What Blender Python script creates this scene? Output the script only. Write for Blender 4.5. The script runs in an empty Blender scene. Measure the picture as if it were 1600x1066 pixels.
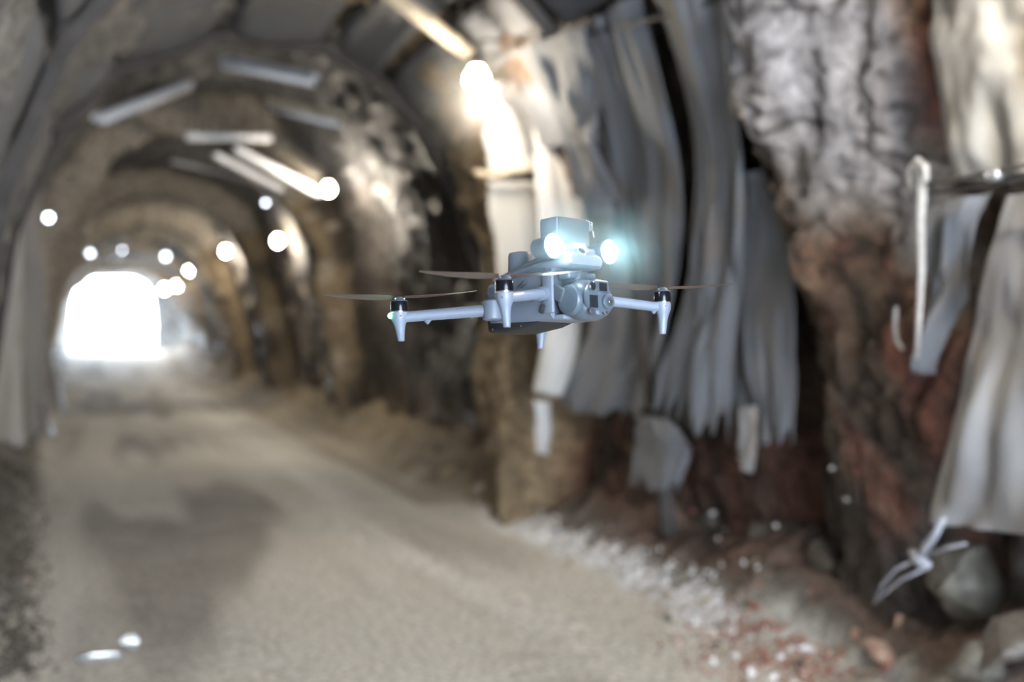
import bpy, bmesh, math, random
from mathutils import Vector, Matrix, Euler, noise
from math import sin, cos, pi, radians, atan, tan, exp

random.seed(7)
S = bpy.context.scene
COL = S.collection

# ------------------------------------------------------------------ camera, sky, exposure
FPX = 2222.0
YAW = radians(16.8); PITCH = radians(0.72); EYE = Vector((0, 0, 1.7))
cam_d = bpy.data.cameras.new('camera'); cam = bpy.data.objects.new('camera', cam_d); COL.objects.link(cam)
cam_d.sensor_width = 36; cam_d.lens = FPX / 1600 * 36
cam.location = EYE; cam.rotation_euler = (pi / 2 - PITCH, 0, -YAW)
cam_d.clip_start = 0.05; cam_d.clip_end = 400
cam_d.dof.use_dof = True; cam_d.dof.focus_distance = 2.72; cam_d.dof.aperture_fstop = 1.75
S.camera = cam
S.view_settings.view_transform = 'Standard'; S.view_settings.look = 'None'
S.view_settings.exposure = 0.35; S.view_settings.gamma = 1.0; S.view_settings.use_curve_mapping = False
S.cycles.use_denoising = True
S.cycles.max_bounces = 6; S.cycles.diffuse_bounces = 4; S.cycles.glossy_bounces = 3
S.cycles.transmission_bounces = 4; S.cycles.volume_bounces = 0
S.cycles.sample_clamp_indirect = 6.0
S.cycles.sample_clamp_direct = 0.0

world = bpy.data.worlds.new('overcast_sky'); S.world = world; world.use_nodes = True
bg = world.node_tree.nodes['Background']
bg.inputs['Color'].default_value = (0.74, 0.86, 1.0, 1); bg.inputs['Strength'].default_value = 26.0

Y0, Y1 = -5.5, 60.0
def sky_portal(name, y, facing):
    l = bpy.data.lights.new(name, 'AREA'); l.shape = 'RECTANGLE'; l.size = 5.8; l.size_y = 5.4
    l.cycles.is_portal = True
    o = bpy.data.objects.new(name, l); COL.objects.link(o)
    o.location = (1.5, y, 2.2); o.rotation_euler = (pi / 2 * facing, 0, 0)
sky_portal('daylight_near_mouth', Y0 - 0.05, 1)     # -Z of the light points along +Y
sky_portal('daylight_far_mouth', Y1 + 0.05, -1)

# ------------------------------------------------------------------ pixel <-> world helpers
Fv = Vector((sin(YAW) * cos(PITCH), cos(YAW) * cos(PITCH), -sin(PITCH)))
Rv = Vector((cos(YAW), -sin(YAW), 0)); Uv = Rv.cross(Fv)
def ray(px, py): return Fv + Rv * ((px - 800) / FPX) + Uv * ((533 - py) / FPX)
def at(px, py, d): return EYE + ray(px, py) * d
def at_y(px, py, y):
    r = ray(px, py); return EYE + r * (y / r.y)

# ------------------------------------------------------------------ object helpers
def tag(o, label=None, cat=None, group=None, kind=None):
    if label: o['label'] = label
    if cat: o['category'] = cat
    if group: o['group'] = group
    if kind: o['kind'] = kind
    return o
def link(name, me, mat=None, parent=None, smooth=True):
    o = bpy.data.objects.new(name, me); COL.objects.link(o)
    if mat is not None and not me.materials: me.materials.append(mat)
    if smooth: me.polygons.foreach_set('use_smooth', [True] * len(me.polygons))
    if parent is not None: o.parent = parent
    return o
def empty(name, loc=(0, 0, 0), rot=(0, 0, 0)):
    o = bpy.data.objects.new(name, None); COL.objects.link(o); o.empty_display_size = 0.1
    o.location = loc; o.rotation_euler = rot; return o
def bm_obj(name, bm, mat, parent=None, smooth=False):
    me = bpy.data.meshes.new(name); bm.normal_update(); bm.to_mesh(me); bm.free()
    return link(name, me, mat, parent, smooth)
def grid(nu, nv, f):
    vs = [f(i / (nu - 1), j / (nv - 1)) for j in range(nv) for i in range(nu)]
    fs = [(j * nu + i, j * nu + i + 1, (j + 1) * nu + i + 1, (j + 1) * nu + i) for j in range(nv - 1) for i in range(nu - 1)]
    return vs, fs
def mesh(name, vs, fs):
    me = bpy.data.meshes.new(name); me.from_pydata([tuple(v) for v in vs], [], fs); me.update(); return me
def a_box(bm, c, s, M=None, bev=0.0, seg=2):
    r = bmesh.ops.create_cube(bm, size=1.0); vs = r['verts']
    bmesh.ops.scale(bm, vec=s, verts=vs); 
    if bev > 0:
        es = list({e for v in vs for e in v.link_edges})
        q = bmesh.ops.bevel(bm, geom=es, offset=bev, segments=seg, profile=0.5, affect='EDGES'); vs = list({v for f in q['faces'] for v in f.verts} | {v for v in vs if v.is_valid})
    if M is not None: bmesh.ops.transform(bm, matrix=M, verts=vs)
    bmesh.ops.translate(bm, vec=c, verts=vs); return vs
def lathe(bm, pts, M=None, n=24, cap=True):
    """pts: (radius, z) going up; M places it"""
    rings = []
    for r, z in pts:
        rings.append([bm.verts.new((r * cos(2 * pi * k / n), r * sin(2 * pi * k / n), z)) for k in range(n)])
    for a, b in zip(rings, rings[1:]):
        for k in range(n): bm.faces.new((a[k], a[(k + 1) % n], b[(k + 1) % n], b[k]))
    if cap: bm.faces.new(rings[0][::-1]); bm.faces.new(rings[-1])
    vs = [v for r in rings for v in r]
    if M is not None: bmesh.ops.transform(bm, matrix=M, verts=vs)
    return vs
def tube(bm, pts, rad, n=10, cap=True):
    pts = [Vector(p) for p in pts]; rings = []; up = None
    for i, p in enumerate(pts):
        t = (pts[min(i + 1, len(pts) - 1)] - pts[max(i - 1, 0)]).normalized()
        if up is None: up = t.cross(Vector((0.31, 0.2, 0.93))).normalized()
        up = (up - t * up.dot(t)).normalized(); b = t.cross(up)
        r = rad[i] if isinstance(rad, (list, tuple)) else rad
        rings.append([bm.verts.new(p + (up * cos(2 * pi * k / n) + b * sin(2 * pi * k / n)) * r) for k in range(n)])
    for a, c in zip(rings, rings[1:]):
        for k in range(n): bm.faces.new((a[k], a[(k + 1) % n], c[(k + 1) % n], c[k]))
    if cap: bm.faces.new(rings[0][::-1]); bm.faces.new(rings[-1])
def loft(bm, secs):
    """secs: list of closed rings with equal counts"""
    rings = [[bm.verts.new(p) for p in s] for s in secs]; n = len(rings[0])
    for a, b in zip(rings, rings[1:]):
        for k in range(n): bm.faces.new((a[k], a[(k + 1) % n], b[(k + 1) % n], b[k]))
    bm.faces.new(rings[0][::-1]); bm.faces.new(rings[-1])
def TR(loc, rot=(0, 0, 0)): return Matrix.Translation(loc) @ Euler(rot).to_matrix().to_4x4()
def axis_m(loc, d):
    """matrix whose +Z runs along d"""
    return Matrix.Translation(loc) @ Vector(d).to_track_quat('Z', 'Y').to_matrix().to_4x4()

# ------------------------------------------------------------------ materials
def new_mat(name):
    m = bpy.data.materials.new(name); m.use_nodes = True; nt = m.node_tree
    return m, nt, nt.nodes['Principled BSDF']
def simple(name, col, rough=0.5, metal=0.0, nscale=0, namt=0.15, bump=0.0, emit=None, estr=0, coat=0):
    m, nt, b = new_mat(name)
    b.inputs['Base Color'].default_value = (*col, 1); b.inputs['Roughness'].default_value = rough; b.inputs['Metallic'].default_value = metal
    if coat: b.inputs['Coat Weight'].default_value = coat
    if nscale:
        tc = nt.nodes.new('ShaderNodeTexCoord'); n = nt.nodes.new('ShaderNodeTexNoise'); n.inputs['Scale'].default_value = nscale; n.inputs['Detail'].default_value = 5
        nt.links.new(tc.outputs['Object'], n.inputs['Vector'])
        mr = nt.nodes.new('ShaderNodeMapRange'); mr.inputs[3].default_value = 1 - namt; mr.inputs[4].default_value = 1 + namt; mr.inputs[1].default_value = .3; mr.inputs[2].default_value = .7
        nt.links.new(n.outputs['Fac'], mr.inputs[0])
        vm = nt.nodes.new('ShaderNodeVectorMath'); vm.operation = 'SCALE'; vm.inputs[0].default_value = col
        nt.links.new(mr.outputs[0], vm.inputs['Scale']); nt.links.new(vm.outputs[0], b.inputs['Base Color'])
        if bump:
            bp = nt.nodes.new('ShaderNodeBump'); bp.inputs['Strength'].default_value = bump; bp.inputs['Distance'].default_value = 0.02
            nt.links.new(n.outputs['Fac'], bp.inputs['Height']); nt.links.new(bp.outputs[0], b.inputs['Normal'])
    if emit: b.inputs['Emission Color'].default_value = (*emit, 1); b.inputs['Emission Strength'].default_value = estr
    return m
def attr_mat(name, rough=(0.35, 0.8), bump=0.6, bscale=9, dist=0.05):
    """colour comes from the geometry's own 'tint' (rock kinds plus painted lamplight and shade), broken up by noise"""
    m, nt, b = new_mat(name); N = nt.nodes; L = nt.links
    at_ = N.new('ShaderNodeAttribute'); at_.attribute_name = 'tint'
    tc = N.new('ShaderNodeTexCoord')
    n1 = N.new('ShaderNodeTexNoise'); n1.inputs['Scale'].default_value = bscale; n1.inputs['Detail'].default_value = 8; n1.inputs['Roughness'].default_value = .65
    n2 = N.new('ShaderNodeTexNoise'); n2.inputs['Scale'].default_value = 2.3; n2.inputs['Detail'].default_value = 6
    L.new(tc.outputs['Object'], n1.inputs['Vector']); L.new(tc.outputs['Object'], n2.inputs['Vector'])
    r1 = N.new('ShaderNodeMapRange'); r1.inputs[1].default_value = .32; r1.inputs[2].default_value = .68; r1.inputs[3].default_value = .45; r1.inputs[4].default_value = 1.5
    L.new(n1.outputs['Fac'], r1.inputs[0])
    vm = N.new('ShaderNodeVectorMath'); vm.operation = 'SCALE'; L.new(at_.outputs['Color'], vm.inputs[0]); L.new(r1.outputs[0], vm.inputs['Scale'])
    L.new(vm.outputs[0], b.inputs['Base Color'])
    r2 = N.new('ShaderNodeMapRange'); r2.inputs[1].default_value = .35; r2.inputs[2].default_value = .65; r2.inputs[3].default_value = rough[0]; r2.inputs[4].default_value = rough[1]
    L.new(n2.outputs['Fac'], r2.inputs[0]); L.new(r2.outputs[0], b.inputs['Roughness'])
    bp = N.new('ShaderNodeBump'); bp.inputs['Strength'].default_value = bump; bp.inputs['Distance'].default_value = dist
    L.new(n1.outputs['Fac'], bp.inputs['Height']); L.new(bp.outputs[0], b.inputs['Normal'])
    return m
def cloth_mat(name, col, stain=(0.16, 0.13, 0.10), weave=220, s_lo=.5, s_hi=.72):
    m, nt, b = new_mat(name); N = nt.nodes; L = nt.links
    tc = N.new('ShaderNodeTexCoord'); mp = N.new('ShaderNodeMapping'); mp.inputs['Scale'].default_value = (2.2, 2.2, 0.55)
    L.new(tc.outputs['Object'], mp.inputs['Vector'])
    n1 = N.new('ShaderNodeTexNoise'); n1.inputs['Scale'].default_value = 1.6; n1.inputs['Detail'].default_value = 7; L.new(mp.outputs[0], n1.inputs['Vector'])
    r = N.new('ShaderNodeMapRange'); r.inputs[1].default_value = s_lo; r.inputs[2].default_value = s_hi; L.new(n1.outputs['Fac'], r.inputs[0])
    mx = N.new('ShaderNodeMix'); mx.data_type = 'RGBA'; mx.inputs[6].default_value = (*col, 1); mx.inputs[7].default_value = (*stain, 1)
    L.new(r.outputs[0], mx.inputs[0]); L.new(mx.outputs[2], b.inputs['Base Color'])
    w = N.new('ShaderNodeTexWave'); w.inputs['Scale'].default_value = weave; w.bands_direction = 'DIAGONAL'; L.new(tc.outputs['Object'], w.inputs['Vector'])
    bp = N.new('ShaderNodeBump'); bp.inputs['Strength'].default_value = .35; bp.inputs['Distance'].default_value = .004
    L.new(w.outputs['Fac'], bp.inputs['Height']); L.new(bp.outputs[0], b.inputs['Normal'])
    b.inputs['Roughness'].default_value = .75; b.inputs['Sheen Weight'].default_value = .15
    return m
M_ROCK = attr_mat('blasted_rock', (0.34, 0.8), 1.0, 9, 0.09)
M_ROAD = attr_mat('packed_gravel_road', (0.62, 0.95), 0.6, 26, 0.015)
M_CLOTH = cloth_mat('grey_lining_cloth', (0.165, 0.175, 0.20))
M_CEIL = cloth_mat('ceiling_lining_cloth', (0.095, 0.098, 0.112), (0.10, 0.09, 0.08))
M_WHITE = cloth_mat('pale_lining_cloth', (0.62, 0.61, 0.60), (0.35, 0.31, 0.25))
M_CREAM = cloth_mat('cream_lining_mesh', (0.42, 0.40, 0.365), (0.30, 0.24, 0.17), 160)
M_MESH = cloth_mat('grey_knitted_mesh', (0.28, 0.275, 0.28), (0.25, 0.20, 0.17), 140)
M_STEEL = simple('dull_steel', (0.10, 0.09, 0.085), 0.5, 0.6, 8, .3)
M_RUST = simple('old_steel_arch', (0.07, 0.06, 0.055), 0.75, 0.2, 6, .3)
M_GALV = simple('galvanised_steel', (0.55, 0.56, 0.60), 0.35, 0.7, 9, .12)
M_CASE = simple('white_enamel', (0.88, 0.89, 0.93), 0.35, 0.0, 5, .08)
M_BEAM = simple('pale_timber', (0.42, 0.36, 0.27), 0.7, 0, 6, .25)
M_ROPE = simple('white_rope', (0.46, 0.44, 0.42), 0.8, 0, 40, .15)
M_RAG = simple('dirty_white_plastic', (0.36, 0.37, 0.42), .45, 0, 30, .2)
M_CABLE = simple('black_cable', (0.02, 0.02, 0.02), 0.5)
M_BULB = simple('glowing_bulb', (1, 1, 1), 0.4, emit=(1.0, 0.88, 0.68), estr=110)
M_COOL = simple('cool_glowing_spot', (1, 1, 1), 0.4, emit=(0.80, 0.86, 1.0), estr=14)

# ------------------------------------------------------------------ tunnel shape
STEPS = [22.0, 30.0, 37.0, 43.0, 49.0, 55.0]
HK = [(-12, 4.5), (13.1, 4.5), (13.6, 5.15), (21, 5.15), (30, 4.95), (37, 4.8), (43, 4.6), (49, 4.35), (55, 4.05), (60, 3.6), (61, 3.6)]
WK = [(-12, 2.45), (12.5, 2.45), (13.6, 2.72), (58.8, 2.72), (60, 1.72), (61, 1.72)]
def lerp_k(K, y):
    for (a, u), (b, v) in zip(K, K[1:]):
        if y <= b: return u + (v - u) * max(0, (y - a)) / (b - a)
    return K[-1][1]
def ss(a, b, x):
    t = min(1, max(0, (x - a) / (b - a))); return t * t * (3 - 2 * t)
def fracture(x, y, z):
    """leaning, elongated blocks: distances to the nearest two block centres"""
    d, _ = noise.voronoi(Vector((x * 1.6 + z * .3, y * 2.9 + z * .9, z * 1.45 - y * .6)))
    return d[0], d[1]
def shell(th, y, rough=1.0):
    """th 0 = right foot of the wall, pi = left foot"""
    H = lerp_k(HK, y); w = lerp_k(WK, y); p = 2.4 + 1.3 * ss(58, 60, y); c = 1.5 - 0.32 * ss(58.5, 60, y)
    cs, sn = cos(th), sin(th)
    x = c + w * math.copysign(abs(cs) ** (2 / p), cs); z = H * max(0, sn) ** (2 / p)
    d = Vector((c - x, 0, H * .4 - z)).normalized()
    ins = 0.0
    for k in STEPS:
        if y > k - .25: ins += (.6 if k < 40 else .3) * ss(k - .25, k + .15, y) * exp(-max(0, y - k) / 1.9)
    side = ss(.25, .9, cs)
    ins += side * (.30 + .35 * (1 - ss(.8, 1.8, z))) * (1 if cs > 0 else 0) * ss(10.9, 11.35, y) * (1 - ss(12.2, 13.3, y))
    # the bay mouths of the near wall: pillar of rock, hollows between
    if rough and cs > .1:
        ins += side * (.20 * exp(-((y - 6.35) / .42) ** 2) - .22 * exp(-((y - 7.35) / .28) ** 2) - .12 * exp(-((y - 5.5) / .2) ** 2))
    if rough:
        q = Vector((x * 1.0, y, z))
        n = noise.noise(q * .55) * .22 + noise.noise(q * 1.5 + Vector((7, 3, 1))) * .12
        r = 1 - abs(noise.noise(Vector((x, y * 1.15, z * .8)) * 2.6)) * 2
        n += r * .07 + noise.noise(q * 6) * .045 + noise.noise(q * 14) * .018
        if cs > .1 and 4.6 < y < 13.4:
            f1, f2 = fracture(x, y, z); n += -.075 * max(0, 1 - (f2 - f1) / .13) + .10 * (f1 - .35)
            g1, g2 = fracture(x * 2.3 + 4, y * 2.3, z * 2.3); n += -.03 * max(0, 1 - (g2 - g1) / .16)
        edge = ss(0, 2.5, 60 - y)
        ins += n * rough * (.35 + .65 * edge) * (1.0 if y < 13 or y > 14 else .8)
    return Vector((x, y, z)) + d * ins
def px_of(v):
    w = Vector(v) - EYE; d = w.dot(Fv)
    return 800 + FPX * w.dot(Rv) / d, 533 - FPX * w.dot(Uv) / d

def ysteps():
    ys = []; y = Y0
    while y < 60.0:
        ys.append(y)
        y += .30 if y < 3.5 else (.045 if y < 13.6 else (.10 if y < 26 else .16))
    ys.append(60.0); return ys
YS = ysteps()

def mixc(a, b, t): t = min(1, max(0, t)); return tuple(u + (v - u) * t for u, v in zip(a, b))
DARK = (0.055, 0.045, 0.040); GREY = (0.17, 0.16, 0.155); TAN = (0.36, 0.27, 0.165); RED = (0.17, 0.07, 0.05); PALE = (0.54, 0.51, 0.52); BROWN = (0.13, 0.085, 0.055)
def rock_tint(v, cs):
    x, y, z = v
    n1 = noise.noise(Vector((x, y, z)) * .8 + Vector((3, 9, 4))); n2 = noise.noise(Vector((x, y, z * .6)) * 2.2)
    c = mixc(DARK, GREY, .4 + n1 * 1.2)
    if cs > 0.1 and (y < 13.4 or z < 3.6):      # right wall
        if y < 13.4:
            c = mixc(DARK, BROWN, .5 + n1)
            # pale cracked slab high on the pillar
            pal = ss(5.55, 5.8, y) * (1 - ss(6.75, 7.0, y)) * ss(2.15, 2.5, z + n2 * .5 + (y - 6.2) * -.5)
            f1, f2 = fracture(x, y, z); g1, g2 = fracture(x * 2.3 + 4, y * 2.3, z * 2.3)
            ck = max(1 - (f2 - f1) / .065, .7 * (1 - (g2 - g1) / .06) * ss(-.1, .2, n2))
            pc = mixc(mixc(PALE, (.46, .40, .35), .7 * ss(.1, .5, n1 + n2 * .5)), (0.045, 0.035, 0.03), ck)
            red = (1 - pal) * ss(5.2, 5.5, y) * (1 - ss(6.3, 6.7, y)) * ss(.3, .9, z) * ss(-.05, .25, n2 + .6 * noise.noise(Vector((x, y * 3, z * 3))))
            red2 = ss(6.8, 7.3, y) * (1 - ss(11, 12, y)) * (1 - ss(.9, 1.5, z + n2 * .3)) * ss(-.3, .2, n2)
            c = mixc(c, RED, max(red, red2 * .8)); c = mixc(c, TAN, .45 * ss(.12, .35, n2) * ss(5, 5.5, y) * (1 - ss(7, 7.3, y)))
            c = mixc(mixc(c, (.02, .017, .015), .8 * ck), pc, pal)
            c = mixc(c, TAN, ss(10.9, 11.2, y) * .9)
        else:
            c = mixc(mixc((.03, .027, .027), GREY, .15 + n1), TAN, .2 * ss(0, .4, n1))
            for k in STEPS: c = mixc(c, TAN, .85 * ss(k - .4, k - .1, y) * (1 - ss(k + .3, k + 1.1, y)))  # lamplight on the step faces painted in as tan
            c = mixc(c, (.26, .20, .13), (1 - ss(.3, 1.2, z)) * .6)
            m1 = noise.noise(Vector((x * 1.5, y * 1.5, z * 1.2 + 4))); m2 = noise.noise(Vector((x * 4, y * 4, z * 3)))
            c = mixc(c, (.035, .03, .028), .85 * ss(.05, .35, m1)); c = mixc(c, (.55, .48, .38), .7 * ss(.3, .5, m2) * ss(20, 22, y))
            c = mixc(c, (.05, .042, .036), .75 * (1 - ss(20.5, 21.6, y)) * ss(.6, 1.6, z))  # shade ahead of the second lamp painted in as a darker tint
    else:
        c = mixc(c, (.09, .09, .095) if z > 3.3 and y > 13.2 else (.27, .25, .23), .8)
        for k in STEPS: c = mixc(c, (.46, .41, .34), .85 * ss(k - .4, k - .1, y) * (1 - ss(k + .4, k + 1.2, y)))  # lit arch faces painted cream, shaded roof between them painted dark
    return c
def shell_piece(name, th0, th1, n, low=False):
    vs = []; tint = []
    for y in YS:
        for i in range(n):
            th = th0 + (th1 - th0) * i / (n - 1)
            v = shell(th, y)
            if (low and i == 0 and th0 == 0) or (low and i == n - 1 and abs(th1 - pi) < 1e-6): v.z = -.5
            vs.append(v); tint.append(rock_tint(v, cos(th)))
    m = len(YS)
    fs = [(j * n + i, j * n + i + 1, (j + 1) * n + i + 1, (j + 1) * n + i) for j in range(m - 1) for i in range(n - 1)]
    me = mesh(name, vs, fs)
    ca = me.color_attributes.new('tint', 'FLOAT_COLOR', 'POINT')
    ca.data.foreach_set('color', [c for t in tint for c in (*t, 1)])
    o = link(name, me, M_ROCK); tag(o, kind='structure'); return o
TH_R, TH_L = .98, 2.2
wall_right = shell_piece('wall_right', 0, TH_R, 84, True)
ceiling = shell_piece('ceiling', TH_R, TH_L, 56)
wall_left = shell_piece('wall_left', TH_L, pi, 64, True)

def wall_hit(px, py, off):
    """point on the right wall seen at a pixel, pulled off into the tunnel"""
    r = ray(px, py); X = 3.7
    for _ in range(14):
        t = X / r.x; y = r.y * t; z = EYE.z + r.z * t
        H = lerp_k(HK, y); w = lerp_k(WK, y)
        zz = min(.99, max(0, z / H))
        Xn = 1.5 + w * (1 - zz ** 2.4) ** (1 / 2.4) - off
        X += (Xn - X) * .6
    return EYE + r * (X / r.x)

# ------------------------------------------------------------------ road and shoulders
def road_z(x, y):
    z = 0.0
    z += .018 * noise.noise(Vector((x * .8, y * .25, 0))) - .03 * exp(-((x - .55) / .28) ** 2) - .03 * exp(-((x - 2.35) / .3) ** 2)
    z += .008 * noise.noise(Vector((x * 5, y * 3, 2))) + .62 * ss(46, 60, y)
    rr = ss(3.3, 4.2, x + .12 * noise.noise(Vector((y * .9, 0, 5)))) ; ll = ss(.35, 1.3, -x + .12 * noise.noise(Vector((y * .8, 3, 5))))
    b = rr * .42 + ll * .5
    z += b * (1 + .5 * noise.noise(Vector((x * 1.6, y * 1.3, 0)))) + max(rr, ll) ** .5 * (.10 * (1 - 2.2 * abs(noise.noise(Vector((x * 3, y * 2.6, 1))))) * (1 if x > 0 and y < 12 else .4) + .05 * noise.noise(Vector((x * 7, y * 7, 1))) + .02 * noise.noise(Vector((x * 16, y * 16, 1))))
    return z
def road_tint(x, y):
    n = noise.noise(Vector((x * 1.1, y * .22, 3))); n2 = noise.noise(Vector((x * 3.2, y * .30, 8)))
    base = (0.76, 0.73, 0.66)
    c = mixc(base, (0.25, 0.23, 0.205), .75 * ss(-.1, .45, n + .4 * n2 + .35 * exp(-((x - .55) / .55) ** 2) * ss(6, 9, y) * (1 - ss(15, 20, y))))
    c = mixc(c, (0.93, 0.91, 0.86), .9 * exp(-((x - 2.2 - n2 * .5) / .36) ** 2) * ss(6, 9, y) * min(1, max(0, .75 + 1.4 * n2)))  # lamplight on the right of the road painted as a paler streak
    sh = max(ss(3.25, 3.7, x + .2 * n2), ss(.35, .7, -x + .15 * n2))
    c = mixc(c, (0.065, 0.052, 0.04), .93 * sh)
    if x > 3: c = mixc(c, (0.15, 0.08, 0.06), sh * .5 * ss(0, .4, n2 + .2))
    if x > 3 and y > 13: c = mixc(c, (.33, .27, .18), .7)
    return c
xs = [-2.4 + 7.8 * i / 155 for i in range(156)]
vs = [(x, y, road_z(x, y)) for y in YS for x in xs]; nn = len(xs)
fs = [(j * nn + i, j * nn + i + 1, (j + 1) * nn + i + 1, (j + 1) * nn + i) for j in range(len(YS) - 1) for i in range(nn - 1)]
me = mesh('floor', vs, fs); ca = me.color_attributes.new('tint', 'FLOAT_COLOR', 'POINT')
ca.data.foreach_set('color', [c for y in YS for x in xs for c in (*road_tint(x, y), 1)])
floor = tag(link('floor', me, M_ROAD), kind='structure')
# ground outside the far mouth
vs, fs = grid(20, 20, lambda u, v: (-30 + 62 * u, 60 + 60 * v, -.12 + .3 * noise.noise(Vector((u * 9, v * 9, 0)))))
tag(link('floor_outside', mesh('floor_outside', vs, fs), simple('bright_gravel_yard', (.5, .48, .45), .9, 0, 2)), kind='structure')
def haze_mat(name, dens, col, falloff=False, aniso=.3):
    m, nt, b_ = new_mat(name); nt.nodes.remove(b_)
    v = nt.nodes.new('ShaderNodeVolumeScatter'); v.inputs['Density'].default_value = dens; v.inputs['Anisotropy'].default_value = aniso; v.inputs['Color'].default_value = (*col, 1)
    if falloff:
        tc = nt.nodes.new('ShaderNodeTexCoord'); ln = nt.nodes.new('ShaderNodeVectorMath'); ln.operation = 'LENGTH'; nt.links.new(tc.outputs['Object'], ln.inputs[0])
        mr = nt.nodes.new('ShaderNodeMapRange'); mr.inputs[1].default_value = 0; mr.inputs[2].default_value = 1; mr.inputs[3].default_value = dens; mr.inputs[4].default_value = 0
        mr.interpolation_type = 'SMOOTHSTEP'; nt.links.new(ln.outputs['Value'], mr.inputs[0]); nt.links.new(mr.outputs[0], v.inputs['Density'])
    nt.links.new(v.outputs[0], nt.nodes['Material Output'].inputs['Volume']); return m
bm = bmesh.new(); a_box(bm, (1.5, 49.8, 2.9), (7.2, 20.0, 6.6)); tag(bm_obj('haze', bm, haze_mat('dusty_haze', .010, (.88, .93, 1))), 'thin bluish haze in front of the daylight opening', 'haze', None, 'stuff')
def halo(loc, r, dens, col, label):  # scattering ball added to imitate lens bloom around a lamp
    bm = bmesh.new(); bmesh.ops.create_icosphere(bm, subdivisions=3, radius=1.0)
    o = bm_obj('haze', bm, haze_mat('glow_volume', dens, col, True, 0.0)); o.location = loc; o.scale = (r, r, r); tag(o, label, 'haze', None, 'stuff')
halo(at_y(745, 125, 9.8) - Vector((0, 0, .1)), .55, .11, (1, .97, .9), 'lens glow, added as a scattering volume, around the nearest bright lamp')
# ------------------------------------------------------------------ steel arches of the near lining
def prof_pt(th, y, off=0.0):
    H = lerp_k(HK, y); w = lerp_k(WK, y); p = 2.4
    cs, sn = cos(th), sin(th)
    x = 1.5 + w * math.copysign(abs(cs) ** (2 / p), cs); z = H * max(0, sn) ** (2 / p)
    d = Vector((1.5 - x, 0, H * .4 - z)).normalized()
    return Vector((x, y, z)) + d * off
KNOTS = [0.42, .66, .9, 1.12, 1.355, 1.645, 2.04, 2.31, 2.62]
def arch(y, label, off=.22, r=.035):
    o = empty('steel_arch', (1.5, y, 0)); tag(o, label, 'arch')
    pts = [prof_pt(t, y, off) for t in KNOTS]
    pts = [prof_pt(.02, y, off)] + pts + [prof_pt(3.1, y, off)]
    for a, b in zip(pts, pts[1:]):
        bm = bmesh.new(); d = b - a
        Mx = axis_m((a + b) / 2 - Vector((1.5, y, 0)), d)
        a_box(bm, (0, 0, 0), (r * 2.2, r * 2.2, d.length + .03), None, .006, 1); bmesh.ops.transform(bm, matrix=Mx, verts=bm.verts)
        bm_obj('segment', bm, M_RUST, o)
arch(13.15, 'dark polygonal steel arch in the ceiling behind the first bright lamp', .25, .045)
arch(8.8, 'steel arch over the grey drapes, coming down right of the first bright lamp', .24, .045)
# cloth panels stretched between the arches
def panels(ya, yb, mat, sag, off=.18, knots=KNOTS):
    for k, (t0, t1) in enumerate(zip(knots, knots[1:])):
        if t0 < .6 and ya > 8: continue
        sd = random.random() * 50
        def f(u, v):
            y = ya + .05 + (yb - ya - .1) * v
            a = prof_pt(t0 + .022, y, off); b = prof_pt(t1 - .022, y, off); p = a.lerp(b, u)
            nrm = Vector((1.5 - p.x, 0, 1.8 - p.z)).normalized()
            belly = sag * sin(pi * v) ** .7 * (.55 + .45 * sin(pi * u)) * (.5 + .8 * (noise.noise(Vector((sd, k, 0))) + .5))
            w = noise.noise(Vector((u * 1.3 + sd, v * 5, 0))) * .05 + noise.noise(Vector((u * 5 + sd, v * 9, 3))) * .018
            fr = .05 * (1 - min(u, 1 - u, .12) / .12)
            return p + nrm * (-belly + w - fr)
        vs, fs = grid(22, 44, f)
        o = link('cloth_panel', mesh('cloth_panel', vs, fs), mat, ceiling)
        s = o.modifiers.new('thick', 'SOLIDIFY'); s.thickness = .006
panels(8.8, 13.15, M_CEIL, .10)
panels(4.4, 8.8, M_CEIL, .12, knots=KNOTS[2:])

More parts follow.
